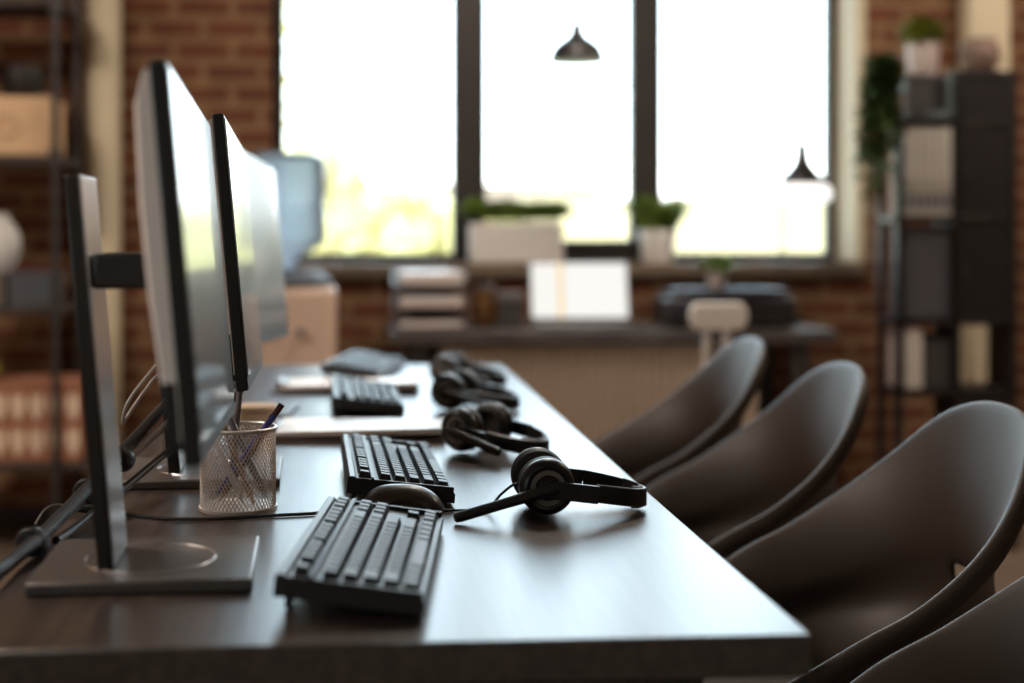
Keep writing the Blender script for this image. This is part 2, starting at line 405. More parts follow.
# ------------------------------------------------------------------ keyboards
KP = .01905
def key_mesh(wy, wx=1.0):
    """keycap: y = across the row, x = depth"""
    a, d = wy*KP-.0020, wx*KP-.0028
    h, ins = .0088, .0027
    m = MB()
    vs = [(-d/2,-a/2,0),(d/2,-a/2,0),(d/2,a/2,0),(-d/2,a/2,0),
          (-d/2+ins*.6,-a/2+ins,h),(d/2-ins*1.2,-a/2+ins,h*.93),(d/2-ins*1.2,a/2-ins,h*.93),(-d/2+ins*.6,a/2-ins,h)]
    m.add(vs, [(0,3,2,1),(4,5,6,7),(0,1,5,4),(1,2,6,5),(2,3,7,6),(3,0,4,7)])
    return m
KROWS = [  # (x of row centre, list of (start unit, width)) units run along +y from the escape end
    (.0225, [(0,1)] + [(2+i,1) for i in range(4)] + [(6.5+i,1) for i in range(4)] + [(11+i,1) for i in range(4)] + [(15.25+i,1) for i in range(3)]),
    (.0495, [(i,1) for i in range(13)] + [(13,2)] + [(15.25+i,1) for i in range(3)]),
    (.0495+KP, [(0,1.5)] + [(1.5+i,1) for i in range(12)] + [(13.5,1.5)] + [(15.25+i,1) for i in range(3)]),
    (.0495+2*KP, [(0,1.75)] + [(1.75+i,1) for i in range(11)] + [(12.75,2.25)]),
    (.0495+3*KP, [(0,2.25)] + [(2.25+i,1) for i in range(10)] + [(12.25,2.75)] + [(16.25,1)]),
    (.0495+4*KP, [(0,1.25),(1.25,1.25),(2.5,1.25),(3.75,6.25),(10,1.25),(11.25,1.25),(12.5,1.25),(13.75,1.25)] + [(15.25+i,1) for i in range(3)]),
]
KW, KL = .148, .374
def make_keyboard(single):
    t = thing('keyboard', '-', 'keyboard', group='black keyboards along the desk')
    c = MB()
    c.prism([(0, 0), (.1405, 0), (.1405, .0105), (.1390, .0125), (.1375, .0135), (.0345, .0165), (.033, .0215), (.0355, .0225), (.030, .0215), (.0315, .0165), (.011, .0175), (.009, .021), (.002, .021), (0, .018)], 0, 1)
    # prism runs along z; turn it so that it runs along y
    vs = [(x, z*KL, y) for x, y, z in c.v]
    cc = MB(); cc.v = vs; cc.f = c.f
    cc.build('case', M['case'], t, bevel=.0012)
    e = MB()
    for ya, yb in ((-.0002, .0055), (KL-.0055, KL+.0002)): MB().box(.004, .138, ya, yb, .0125, .0195).build('end_bezel', M['case'], t, bevel=.001)
    y0 = .0135
    cache = {}
    blk = MB()
    for x, row in KROWS:
        for st, wd in row:
            yc = y0 + (st+wd/2)*KP
            zz = .0172 - (x-.02)*.028
            if single:
                if wd not in cache: cache[wd] = key_mesh(wd).mesh('key'); cache[wd].materials.append(M['key'])
                o = bpy.data.objects.new('key', cache[wd]); C.objects.link(o); o.parent = t; o.location = (x, yc, zz)
            else:
                km = key_mesh(wd); blk.add(km.v, km.f, T(x, yc, zz))
    if not single: blk.build('key_field', M['key'], t)
    for y in (.045, KL-.045):
        ft = MB().box(.008, .014, y-.016, y+.016, -.0165, .002); ft.build('foot', M['case'], t, bevel=.001)
    for y in (.03, KL-.03):
        MB().box(.128, .138, y-.015, y+.015, -.002, 0).build('rubber_pad', M['cable'], t)
    return t
KT = R(6.6)
KH = .148*math.sin(KT) + .0023
kb = make_keyboard(True)
kb_spots = [(kb, -.066, 1.232, -R(6.5), 'nearest black keyboard, angled on its feet at the desk edge beside the mouse'),
            (None, -.002, 1.712, R(1.5), 'second black keyboard, between the mouse and the nearer clipboard')]
for i, (o, x, y, a, lab) in enumerate(kb_spots):
    o = o or copy_tree(kb)
    o.location = (x, y, DZ+KH); o.rotation_euler = (0, KT, a); o.scale = (.95, .95, 1); o['label'] = lab
kb3 = make_keyboard(False)
for i, (x, y, a, lab) in enumerate([(-.030, 2.535, R(1), 'third black keyboard, lying between the two clipboards'),
                                    (-.062, 3.155, -R(12), 'furthest black keyboard, shining pale behind the further clipboard')]):
    o = kb3 if i == 0 else copy_tree(kb3)
    o.location = (x, y, DZ+KH); o.rotation_euler = (0, KT, a); o.scale = (.95, .95, 1); o['label'] = lab

# ------------------------------------------------------------------ mouse
ms = thing('computer_mouse', 'brown black computer mouse between the two nearest keyboards', 'mouse', (.066, 1.686, DZ))
def mouse_shell(x0, x1, z0, top, k=1.0):
    vs, fs, NX, NA = [], [], 22, 20
    for i in range(NX+1):
        u = i/NX
        x = x0 + (x1-x0)*(0.5-0.5*math.cos(math.pi*u))
        q = (x+.050)/.100
        h = top*(1-abs(2*max(0, min(1, q))**.85-1)**2.6)**.55 if 0 < q < 1 else 0
        wd = .031*(1-abs(2*q-1)**3.2)**.5*(.93+.07*math.cos(6*q)) if 0 < q < 1 else 0
        h = max(h, .0005); wd = max(wd, .0005)
        for j in range(NA+1):
            a = math.pi*j/NA
            vs.append((x, -wd*k*math.cos(a), z0 + (h*k-z0*0)*max(0, math.sin(a))**.8))
    for i in range(NX):
        for j in range(NA): fs.append((i*(NA+1)+j, i*(NA+1)+j+1, (i+1)*(NA+1)+j+1, (i+1)*(NA+1)+j))
        fs.append((i*(NA+1), (i+1)*(NA+1), (i+1)*(NA+1)+NA, i*(NA+1)+NA))
    return MB().add(vs, fs)
M['mousebody'] = mat('mouse_body', (0.05, 0.038, 0.033), 0.36, vary=0.05, bump=0.05, bscale=900)
mouse_shell(-.0499, .0499, .001, .033).build('shell', M['mousebody'], ms)
sd = MB(); n = 18
vs = []; fs = []
for i in range(n+1):
    x = -.030+.066*i/n; q = (x+.05)/.1
    wd = .031*(1-abs(2*q-1)**3.2)**.5*(.93+.07*math.cos(6*q))+.0006
    top = .003+.017*(1-abs(2*i/n-1)**2.4)
    for z in (.003, top): vs.append((x, -wd*(1-.35*(z/.033)**2), z))
for i in range(n): fs.append((2*i, 2*i+2, 2*i+3, 2*i+1))
sp_ = sd.add(vs, fs).build('side_grip', M['soft'], ms)
so = sp_.modifiers.new('thick', 'SOLIDIFY'); so.thickness = .0008; so.offset = 0
MB().lathe([(.002,-.003),(.0062,-.003),(.007,0),(.0062,.003),(.002,.003)], 20, T(-.026, 0, .0245, R(90), 0, 0)).build('scroll_wheel', M['cable'], ms)
cpts = spline([(-.0495, 0, .006), (-.075, .004, .0028), (-.11, -.012, .0024), (-.165, -.022, .0024), (-.222, -.034, .0024), (-.275, -.030, .0024), (-.325, -.004, .0024), (-.366, .012, .0035)], 8)
MB().tube(cpts, .0021, 8).build('cable', M['cable'], ms)
pg = MB().tube([(-.362,.011,.0070),(-.372,.014,.0075),(-.392,.018,.0080),(-.400,.019,.0075)], [.0042,.0068,.0062,.0030], 12)
pg.build('plug', M['satin'], ms)
MB().tube(spline([(-.399,.019,.0075),(-.412,.016,.012),(-.424,.002,.009),(-.431,-.018,-.004)], 6), .0013, 8).build('wire', M['steel'], ms)

# ------------------------------------------------------------------ mesh pen holder and what stands in it
PX, PYY = -.134, 1.724
pc = thing('pen_holder', 'round silver wire mesh pen holder standing by the nearest monitor', 'pen holder', (PX, PYY, DZ))
m = MB(); rr, ch = .0455, .095
NW = 58
for sgn in (1, -1):
    for k in range(NW):
        pts = []
        for i in range(11):
            q = 2*math.pi*k/NW + sgn*1.25*i/10
            pts.append((rr*math.cos(q), rr*math.sin(q), .004+ch*i/10-.001))
        m.tube(pts, .00062, 4, cap=False)
m.build('mesh_wall', M['mesh'], pc)
def torus(R0, r, z, n=48, k=10):
    return MB().lathe([(R0+r*math.cos(2*math.pi*i/k), z+r*math.sin(2*math.pi*i/k)) for i in range(k+1)], n)
torus(rr, .0024, .0985).build('rim', M['mesh'], pc)
MB().lathe([(rr-.0005,.0045),(rr+.0022,.0045),(rr+.0026,.001),(rr+.002,0),(.0,0)][::-1] + [(0.0,.0035),(rr-.001,.0035)][:0], 48).build('base_plate', M['mesh'], pc)
def pen(name, label, p0, p1, parts, group=None):
    L = (Vector(p1)-Vector(p0)).length
    t = thing(name, label, 'pencil' if 'pencil' in name else 'pen', (PX+p0[0], PYY+p0[1], DZ+p0[2]), group='pens and pencils in the mesh holder')
    d = Vector(p1)-Vector(p0)
    t.rotation_euler = d.to_track_quat('Z','Y').to_euler()
    for nm, prof, mt in parts:
        MB().lathe([(r, z*L if z <= 1 else L) for r, z in prof], 14).build(nm, M[mt], t)
pen('pen', 'blue pen with a dark red end sticking up out of the mesh holder', (-.031,.0,.009), (.053,.016,.125),
    [('barrel', [(.0036,.07),(.0040,.12),(.0040,.84),(.0044,.845),(.0044,.88),(.0030,.88)], 'blue'), ('tip', [(.0004,0),(.0014,.03),(.0035,.07)], 'steel'), ('end_cap', [(.0037,.88),(.0040,.89),(.0040,.995),(.0030,1)], 'maroon')])
pen('pen', 'white pen leaning left at the monitor side of the mesh holder', (.008,-.020,.009), (-.044,-.018,.128),
    [('barrel', [(.0030,.09),(.0038,.14),(.0038,.98),(.0028,1)], 'white'), ('tip', [(.0004,0),(.0014,.03),(.0030,.09)], 'steel'), ('clip', [(.0042,.78),(.0045,.79),(.0045,.83),(.0042,.84)], 'steel')])
pen('pencil', 'light brown pencil leaning left in front of the others in the mesh holder', (.022,-.029,.009), (-.020,-.030,.118),
    [('barrel', [(.0037,.12),(.0037,.94),(.0036,1)], 'pencil'), ('sharpened_end', [(.0004,0),(.0037,.12)], 'penwood')])
pen('pen', 'dark grey pen leaning left at the back of the mesh holder', (.033,.016,.009), (-.018,.027,.120),
    [('barrel', [(.0034,.08),(.0042,.12),(.0042,.98),(.0030,1)], 'grey'), ('tip', [(.0004,0),(.0034,.08)], 'steel')])
pen('pen', 'slim grey pen standing tallest and nearly upright in the mesh holder', (-.012,.031,.009), (.000,.037,.150),
    [('barrel', [(.0034,.07),(.0038,.1),(.0038,.97),(.0026,1)], 'grey'), ('tip', [(.0004,0),(.0034,.07)], 'steel')])
pen('pencil', 'dark brown pencil leaning right in front of the blue pen', (-.024,-.012,.009), (.034,-.010,.095),
    [('barrel', [(.0035,.14),(.0035,.95),(.0034,1)], 'maroon'), ('sharpened_end', [(.0004,0),(.0035,.14)], 'penwood')])

bx = thing('cardboard_box', 'small tan box behind the pen holder', 'box', (-.150, 2.345, DZ))
MB().box(-.030, .030, -.025, .025, 0, .040).build('carton', M['tan'], bx, bevel=.004)
MB().box(-.031, .031, -.026, .026, .0402, .050).build('lid', M['tan'], bx, bevel=.004)

# ------------------------------------------------------------------ clipboards with papers
def make_clipboard():
    t = thing('clipboard', '-', 'clipboard', group='clipboards with papers on the desk')
    MB().box(-.115, .115, -.155, .155, 0, .004).build('board', M['board'], t, bevel=.0015)
    vs, fs = [], []
    N = 12
    for lay in (0, 1):
        for i in range(N+1):
            for j in range(N+1):
                x = -.106+.212*i/N; y = -.15+.285*j/N
                c = max(0, (.35-i/N))**2*.10*(1 if lay else .7)
                vs.append((x, y, .0045+.006*lay + c*(.4+.6*(1-j/N))))
    st = (N+1)**2
    for lay in (0, 1):
        for i in range(N):
            for j in range(N):
                q = lay*st+i*(N+1)+j
                fs.append((q, q+N+1, q+N+2, q+1))
    for i in range(N):
        for a, b_ in ((i*(N+1), (i+1)*(N+1)), (i*(N+1)+N, (i+1)*(N+1)+N), (i, i+1), (N*(N+1)+i, N*(N+1)+i+1)):
            fs.append((a, b_, b_+st, a+st))
    MB().add(vs, fs).build('paper_sheets', M['paper'], t)
    k = MB(); k.box(-.05, .05, .125, .150, .011, .016); k.tube([(-.045,.142,.018),(.045,.142,.018)], .004, 10); k.build('clip', M['steel'], t, bevel=.001)
    return t
cb = make_clipboard()
for i, (x, y, a, lab) in enumerate([(.012, 2.355, R(86), 'clipboard with pale papers behind the second keyboard'),
                                    (-.002, 3.020, R(88), 'clipboard with pale papers in front of the furthest keyboard')]):
    o = cb if i == 0 else copy_tree(cb)
    o.location = (x, y, DZ); o.rotation_euler = (0, 0, a); o['label'] = lab

# ------------------------------------------------------------------ headsets
def make_headset(boom_az, boom_dn, cable=True):
    """lies on the desk: cups upright, axis along y, band out along +x sloping down to the desk"""
    t = thing('headset', '-', 'headset', group='headsets lying along the desk')
    r = .034; zc = .0362
    for sgn in (-1, 1):
        B = T(0, sgn*.038, zc, R(90)*(1 if sgn < 0 else -1), 0, 0)   # local +z points outwards (away from the other cup)
        cup = MB().lathe([(.0, .016), (.0135, .016), (.0145, .0145), (.0215, .0145), (.0255, .0165), (.0300, .0140), (.0330, .008), (.0335, .002), (.031, -.002), (0, -.002)], 44, B)
        cup_o = cup.build('ear_cup', M['satin'], t)
        rg = MB().lathe([(.0150, .0147), (.0155, .0158), (.0205, .0158), (.0210, .0147), (.0150, .0147)], 44, B)
        rg.build('ring', M['greyring'], cup_o)
        pad = MB().lathe([(.018, -.006), (.020, -.0145), (.0255, -.0175), (.0315, -.0150), (.0340, -.009), (.0325, -.003), (.029, -.0022), (.0, -.0022), (.0, -.006), (.018, -.006)], 40, B)
        pad.build('ear_pad', M['soft'], t)
    # headband: half ellipse strap in plan, sloping down away from the cups
    def strap(a0, a1, th, wz, off, n=40):
        vs, fs = [], []
        for i in range(n+1):
            q = R(a0+(a1-a0)*i/n)
            cx, cy = .126*math.cos(q)**.85 if math.cos(q) > 0 else 0, .0565*math.sin(q)
            nx, ny = math.cos(q)*.0565, math.sin(q)*.126
            l = math.hypot(nx, ny); nx /= l; ny /= l
            z = zc - .0205*(cx/.126)**1.3
            w_ = wz*(1+.10*(cx/.126))
            for dx, dz in ((off-th/2, -w_/2), (off+th/2, -w_/2*.86), (off+th/2, w_/2*.86), (off-th/2, w_/2)):
                vs.append((cx+nx*dx, cy+ny*dx, z+dz))
        for i in range(n):
            for k in range(4): fs.append((i*4+k, i*4+(k+1)%4, (i+1)*4+(k+1)%4, (i+1)*4+k))
        fs += [(0,1,2,3), tuple(n*4+k for k in (3,2,1,0))]
        return MB().add(vs, fs)
    hb = strap(-66, 66, .0042, .022, 0); hb.build('headband', M['satin'], t, bevel=.0012)
    strap(-34, 34, .005, .026, -.0046).build('band_pad', M['soft'], t, bevel=.0015)
    for sgn in (-1, 1):
        y = MB()
        y.box(-.004, .060, sgn*.0575-.0028, sgn*.0575+.0028, -.0105, .0105, T(0,0,zc-.001, 0, R(7), 0))
        y.lathe([(0,0),(.0125,0),(.0125,.005),(.010,.007),(0,.007)], 28, T(0, sgn*.0545, zc, R(90)*(1 if sgn < 0 else -1), 0, 0))
        y.build('yoke', M['satin'], t, bevel=.001)
    # microphone boom from the middle of the -y cup
    d = Vector((math.cos(boom_az), 0, -math.sin(boom_dn))).normalized()
    if boom_az > R(90): d = Vector((-math.cos(boom_dn), -.06, -math.sin(boom_dn))).normalized()
    else: d = Vector((math.cos(boom_dn), -.22, -math.sin(boom_dn))).normalized()
    p0 = Vector((0, -.0655, zc))
    L = .117
    pts = [p0 - d*.010, p0 + d*.006, p0 + d*.03, p0 + d*.06, p0 + d*(L-.008), p0 + d*(L-.002), p0 + d*L]
    MB().tube(pts, [.006, .0078, .0068, .0062, .0064, .0056, .003], 16).build('microphone_boom', M['black'], t)
    if cable:
        pts = spline([(-.030, -.030, zc-.004), (-.037, -.030, zc+.001), (-.052, -.022, zc-.012), (-.066, -.010, .006), (-.085, -.004, .0022), (-.110, -.006, .0022), (-.122, -.004, .0022)], 8)
        MB().tube(pts, .0017, 8).build('cable', M['cable'], t)
    return t
h1 = make_headset(R(180), R(15)); h1.location = (.235, 1.688, DZ)
h1['label'] = 'nearest black headset with a grey ring on its ear cup, beside the mouse'
h2 = make_headset(0, R(9), False); h2.location = (.200, 2.155, DZ); h2.rotation_euler = (0, 0, -R(44))
h2['label'] = 'second black headset, its ear pad open towards the desk edge, behind the nearest one'
h3 = copy_tree(h2); h3.location = (.205, 2.665, DZ); h3.rotation_euler = (0, 0, -R(26)); h3['label'] = 'third black headset, beside the further clipboard'
h4 = copy_tree(h2); h4.location = (.222, 3.060, DZ); h4.rotation_euler = (0, 0, -R(20)); h4['label'] = 'furthest black headset, beside the pale shining keyboard'

# ------------------------------------------------------------------ cables behind the monitors
def cab(name, pts, r, mt, label):
    o = MB().tube(spline(pts, 10), r, 10).build(name, M[mt], None)
    return tag(o, label, 'cable', 'cables behind the monitors')
cab('power_cable', [(-.152,1.915,.905),(-.188,1.898,.890),(-.236,1.876,.862),(-.268,1.82,.828),(-.289,1.74,.805),(-.306,1.62,.785),(-.322,1.51,.768),(-.334,1.42,.760),(-.343,1.33,.751),(-.362,1.25,.68),(-.370,1.215,.45),(-.372,1.22,.16),(-.385,1.27,.03),(-.43,1.45,.010)], .0074, 'cable', 'thick black cable sagging over the left desk edge')
cab('power_cable', [(-.150,1.880,.885),(-.184,1.880,.864),(-.236,1.853,.836),(-.272,1.80,.806),(-.295,1.72,.785),(-.318,1.62,.768),(-.337,1.51,.756),(-.349,1.42,.744),(-.359,1.33,.731),(-.382,1.25,.65),(-.394,1.215,.44),(-.396,1.22,.15),(-.412,1.27,.025),(-.47,1.45,.008)], .0060, 'cablegrey', 'grey cable running beside the thick black one')
cab('power_cable', [(-.140,1.860,.880),(-.168,1.868,.850),(-.225,1.845,.808),(-.252,1.79,.789),(-.272,1.73,.775),(-.294,1.655,.7625),(-.308,1.575,.7557),(-.314,1.535,.7555)], .0046, 'cable', 'short black cable dipping below the others to the desk')
cab('signal_cable', [(-.228,1.868,.888),(-.246,1.850,.900),(-.262,1.835,.882),(-.276,1.815,.860),(-.285,1.800,.845),(-.279,1.812,.872),(-.250,1.850,.913)], .0024, 'cablegrey', 'thin grey cable loop standing up above the bundle')
for i, (x, y, z, lab) in enumerate([(-.283,1.775,.8030,'black tie around the cables nearest the second monitor'), (-.3045,1.67,.7830,'black tie around the cables behind the stand post'), (-.331,1.50,.7620,'black tie around the cables by the desk edge')]):
    o = MB().tube([(0,0,-.014),(0,0,-.010),(0,0,.010),(0,0,.014)], [.0125,.0155,.0155,.0125], 16).build('cable_tie', M['cable'], None)
    o.location = (x, y, z); o.rotation_euler = (R(80), 0, -R(8)); tag(o, lab, 'cable tie', 'ties around the cables')

# ------------------------------------------------------------------ shell chairs
def make_chair():
    """faces -x; origin on the floor under the seat"""
    t = thing('shell_chair', '-', 'chair', group='shell chairs along the desk')
    c0 = Vector((-.01, 0, .438))
    zt = [(-.235,.462),(-.20,.470),(-.15,.490),(-.07,.540),(.03,.612),(.14,.695),(.20,.752),(.25,.815),(.285,.847)]
    def zrim(x):
        for (a, b_), (c_, d) in zip(zt, zt[1:]):
            if x <= c_:
                k = max(0, (x-a)/(c_-a)); return b_+(d-b_)*k
        return zt[-1][1]
    NA = 96
    prof = [(0,0),(.15,0),(.30,.004),(.45,.018),(.58,.05),(.70,.11),(.79,.19),(.845,.27),(.855,.35),(.835,.43),(.822,.50),(.832,.58),(.856,.68),(.90,.80),(.945,.90),(.985,.98),(1.005,1.005),(1.028,1.008),(1.048,.985),(1.056,.945),(1.054,.90)]
    zs = [zrim(.025+.26*math.cos(2*math.pi*k/NA)) for k in range(NA)]
    for _ in range(4): zs = [(zs[k-1]+2*zs[k]+zs[(k+1)%NA])/4 for k in range(NA)]
    vs, fs = [], []
    for (rf, h) in prof:
        for k in range(NA):
            a = 2*math.pi*k/NA
            ca, sa = math.cos(a), math.sin(a)
            ex = 2/2.35
            x = .025+.26*math.copysign(abs(ca)**ex, ca); y = .245*math.copysign(abs(sa)**ex, sa)
            # hollow waist only at the back; the front edge rolls over gently
            back = max(0, ca)
            wf = (.5+.5*back)
            rr_ = rf
            if .8 < rf < 1 and h < .85: rr_ = rf + (1-wf)*(.92-rf)*.6
            p = Vector((c0.x+(x-c0.x)*rr_, y*rr_, c0.z+(zs[k]-c0.z)*h))
            if rf > 1: p.z = zs[k] + (h-1)*.34 - 0
            vs.append(p)
    for i in range(len(prof)-1):
        for k in range(NA):
            kk = (k+1) % NA
            ang = min(k, NA-k-1)
            if i == 8 and ang < 3: continue     # slot low in the back
            fs.append((i*NA+k, i*NA+kk, (i+1)*NA+kk, (i+1)*NA+k))
    o = MB().add(vs, fs).build('shell', M['chair'], t)
    so = o.modifiers.new('thick', 'SOLIDIFY'); so.thickness = .012; so.offset = -1
    ss = o.modifiers.new('sub', 'SUBSURF'); ss.levels = 1; ss.render_levels = 1
    for e in o.data.edges: e.use_edge_sharp = False
    bs = MB(); bs.lathe([(0,.395),(.11,.395),(.14,.405),(.14,.418),(0,.418)], 32); bs.build('seat_plate', M['chairleg'], t)
    for sx in (-1, 1):
        for sy in (-1, 1):
            MB().tube([(sx*.10, sy*.10, .408), (sx*.15, sy*.145, .30), (sx*.225, sy*.215, .004), (sx*.226, sy*.216, 0)], [.017, .016, .010, .009], 14).build('leg', M['chairleg'], t)
    return t
ch = make_chair()
CX = .625
for i, (x, y, a, lab) in enumerate([(CX, 1.33, 0, 'nearest dark brown shell chair, mostly cut off at the corner of the photo'),
                                    (CX, 1.90, 0, 'second dark brown shell chair, the widest in view by the desk corner'),
                                    (CX, 2.50, 0, 'third dark brown shell chair, in front of the black shelf unit'),
                                    (CX, 3.10, 0, 'furthest dark brown shell chair, against the ribbed beige counter front')]):
    o = ch if i == 0 else copy_tree(ch)
    o.location = (x, y, 0); o.rotation_euler = (0, 0, a); o['label'] = lab

# ------------------------------------------------------------------ counter under the window and what stands on it
ct = thing('counter', 'long dark counter with a beige ribbed front under the window', 'counter', (.90, 4.90, 0))
MB().box(-.76, .76, -.25, .25, .705, .75).build('worktop', M['counter'], ct, bevel=.004)
for sx in (-.66, .64):
    for sy in (-.2, .2): MB().box(sx-.03, sx+.03, sy-.03, sy+.03, 0, .705).build('leg', M['frame'], ct, bevel=.003)
MB().box(-.63, .61, .18, .20, .62, .70).build('back_rail', M['frame'], ct)
g = MB(); n = 34; w_ = 1.08
ol = []
for i in range(n*6+1):
    x = -w_/2+w_*i/(n*6); ph = (i % 6)
    ol.append((x, -.016 + (.0, .012, .020, .020, .012, .0)[ph]))
g.prism(ol + [(w_/2, .012), (-w_/2, .012)], .06, .704, T(-.055, -.215, 0))
g.build('ribbed_panel', M['radiator'], ct)
tr = thing('paper_tray', 'grey three tier paper tray at the left end of the counter', 'paper tray', (.282, 4.88, .75))
for k in range(3):
    z = .006+.072*k
    q = MB(); q.box(-.125,.125,-.16,.16,z,z+.004); q.box(-.125,-.120,-.16,.16,z+.004,z+.045); q.box(.120,.125,-.16,.16,z+.004,z+.045); q.box(-.12,.12,.155,.16,z+.004,z+.045)
    q.build('tray', M['lav'], tr, bevel=.001)
for sx in (-.122,.122):
    for sy in (-.13,.14): MB().tube([(sx,sy,0),(sx,sy,.156)], .004, 8).build('post', M['steel'], tr)
for k in range(3):
    z = .0105+.072*k
    o = MB(); 
    for j in range(3 + 2*k): o.box(-.105+.004*(j%2), .105+.003*(j%3), -.150-.002*(j%2), .145, z+.006*j, z+.006*j+.005)
    o.build('paper_stack', M['paper'], None, bevel=.0005); oo = [x for x in C.objects if x.name.startswith('paper_stack')][-1]
    oo.location = (.282, 4.88, .75)
    tag(oo, ['low paper pile in the bottom tier of the paper tray', 'paper pile in the middle tier of the paper tray', 'tall pale paper pile on the top tier of the paper tray'][k], 'paper', 'paper piles in the tray')

jr = thing('jar', 'amber glass jar between the paper tray and the dark box', 'jar', (.475, 4.86, .75))
MB().lathe([(0,0),(.034,0),(.037,.006),(.037,.10),(.030,.118),(.030,.13),(.0275,.13),(.0275,.117),(.034,.10),(.034,.008),(0,.008)], 28).build('glass', M['amber'], jr)
MB().lathe([(0,.1302),(.031,.1302),(.032,.134),(.032,.15),(0,.15)], 28).build('lid', M['steel'], jr)
db = thing('storage_box', 'small dark grey box with a pale lid between jar and laptop', 'box', (.565, 4.86, .75))
MB().box(-.040,.040,-.04,.04,0,.10).build('carton', M['darkgrey'], db, bevel=.003)
MB().box(-.042,.042,-.042,.042,.1002,.125).build('lid', M['lav'], db, bevel=.003)

lp = thing('laptop', 'open laptop on the counter showing a bright white page', 'laptop', (.825, 4.83, .75))
MB().box(-.18,.18,-.13,.11,0,.016).build('base', M['stand'], lp, bevel=.004)
MB().box(-.16,.16,-.05,.08,.0162,.0185).build('key_field', M['key'], lp, bevel=.001)
lid = T(0,.105,.018, -R(12), 0, 0)
MB().box(-.18,.18,.0005,.0085,0,.215, lid).build('lid', M['stand'], lp, bevel=.003)
MB().box(-.172,.172,-.0015,.0004,.010,.208, lid).build('display', M['page'], lp)

pr = thing('printer', 'wide black printer with a bluish lid on the counter', 'printer', (1.325, 4.87, .75))
MB().box(-.225,.225,-.13,.13,.006,.105).build('body', M['printer'], pr, bevel=.012)
MB().box(-.20,.20,-.12,.12,.1055,.135).build('scanner_lid', M['printlid'], pr, bevel=.008)
MB().box(-.15,.15,-.165,-.1302,.018,.030).build('output_tray', M['printer'], pr, bevel=.003)
MB().box(-.20,-.06,-.134,-.1302,.06,.09).build('control_panel', M['printlid'], pr, bevel=.001)
for sx in (-.18,.18):
    for sy in (-.10,.10): MB().lathe([(0,0),(.012,0),(.012,.006),(0,.006)], 12, T(sx,sy,0)).build('foot', M['cable'], pr)

def leaves(n, rad, h0, h1, ln, wd, up=.6, seedv=1, droop=0.0):
    rnd = random.Random(seedv); m = MB()
    for _ in range(n):
        a = rnd.uniform(0, 2*math.pi); r0 = rad*math.sqrt(rnd.random())
        b_ = Vector((r0*math.cos(a), r0*math.sin(a), rnd.uniform(h0, h1)))
        a2 = a+rnd.uniform(-1.2, 1.2)
        d = Vector((math.cos(a2), math.sin(a2), rnd.uniform(up*.4, up*1.8))).normalized()
        L = ln*rnd.uniform(.6, 1.15); s_ = d.cross(Vector((0,0,1))); s_ = (s_ if s_.length > .01 else Vector((1,0,0))).normalized()
        W_ = wd*rnd.uniform(.7, 1.2)
        m1 = b_+d*L*.5; tip = b_+d*L+Vector((0,0,-droop*L))
        m.add([b_, m1+s_*W_*.5+Vector((0,0,W_*.15)), tip, m1-s_*W_*.5+Vector((0,0,W_*.15)), m1], [(0,1,4),(1,2,4),(2,3,4),(3,0,4)])
    return m
def blades(n, rad, ln, wd, spread, seedv, z0=0.0, sx=1.0):
    rnd = random.Random(seedv); m = MB()
    for _ in range(n):
        a = rnd.uniform(0, 2*math.pi); r0 = rad*math.sqrt(rnd.random())
        p = Vector((r0*math.cos(a)*sx, r0*math.sin(a), z0)); L = ln*rnd.uniform(.55, 1.1)
        out = Vector((math.cos(a), math.sin(a), 0))*spread*rnd.random()
        s_ = Vector((-math.sin(a+.6), math.cos(a+.6), 0))*wd*.5
        pts = [p, p+Vector((0,0,L*.45))+out*L*.25, p+Vector((0,0,L*.8))+out*L*.7, p+Vector((0,0,L*.95))+out*L*1.2]
        m.add([pts[0]-s_, pts[0]+s_, pts[1]-s_*.9, pts[1]+s_*.9, pts[2]-s_*.6, pts[2]+s_*.6, pts[3]], [(0,1,3,2),(2,3,5,4),(4,5,6)])
    return m
def pot_prof(r0, r1, h, t=.004):
    return [(0,0),(r0,0),(r0+.001,.003),(r1,h-.002),(r1-.001,h),(r1-t,h),(r1-t-.001,h*.8),(0,h*.8)]

sp1 = thing('potted_plant', 'small green plant in a pale pot on top of the printer', 'plant', (1.300, 4.87, .8855))
MB().lathe(pot_prof(.028,.038,.055), 28).build('pot', M['potpink'], sp1)
leaves(70, .03, .045, .085, .075, .022, .8, 3, .2).build('foliage', M['leaf'], sp1)

dl = thing('desk_lamp', 'black desk lamp with a glowing white disc beside the printer', 'lamp', (1.620, 5.075, .75))
MB().lathe([(0,0),(.06,0),(.062,.004),(.06,.012),(.015,.018),(.012,.03),(0,.03)], 32).build('base', M['printlid'], dl)
MB().tube(spline([(0,.055,.012),(0,.055,.20),(0,.06,.43),(.006,.06,.59),(.028,.05,.655),(.052,.012,.670),(.056,0,.664)], 8), .005, 10).build('pole', M['pipe'], dl)
MB().lathe([(.088,.508),(.082,.526),(.064,.548),(.046,.568),(.029,.594),(.021,.655),(.015,.668),(0,.668)], 36, T(.056,0,0)).build('lamp_shade', M['satin'], dl)
MB().lathe([(0,.440),(.080,.442),(.100,.450),(.108,.470),(.104,.492),(.085,.5075),(0,.5075)], 40, T(.056,0,0)).build('diffuser', M['glowdisc'], dl)

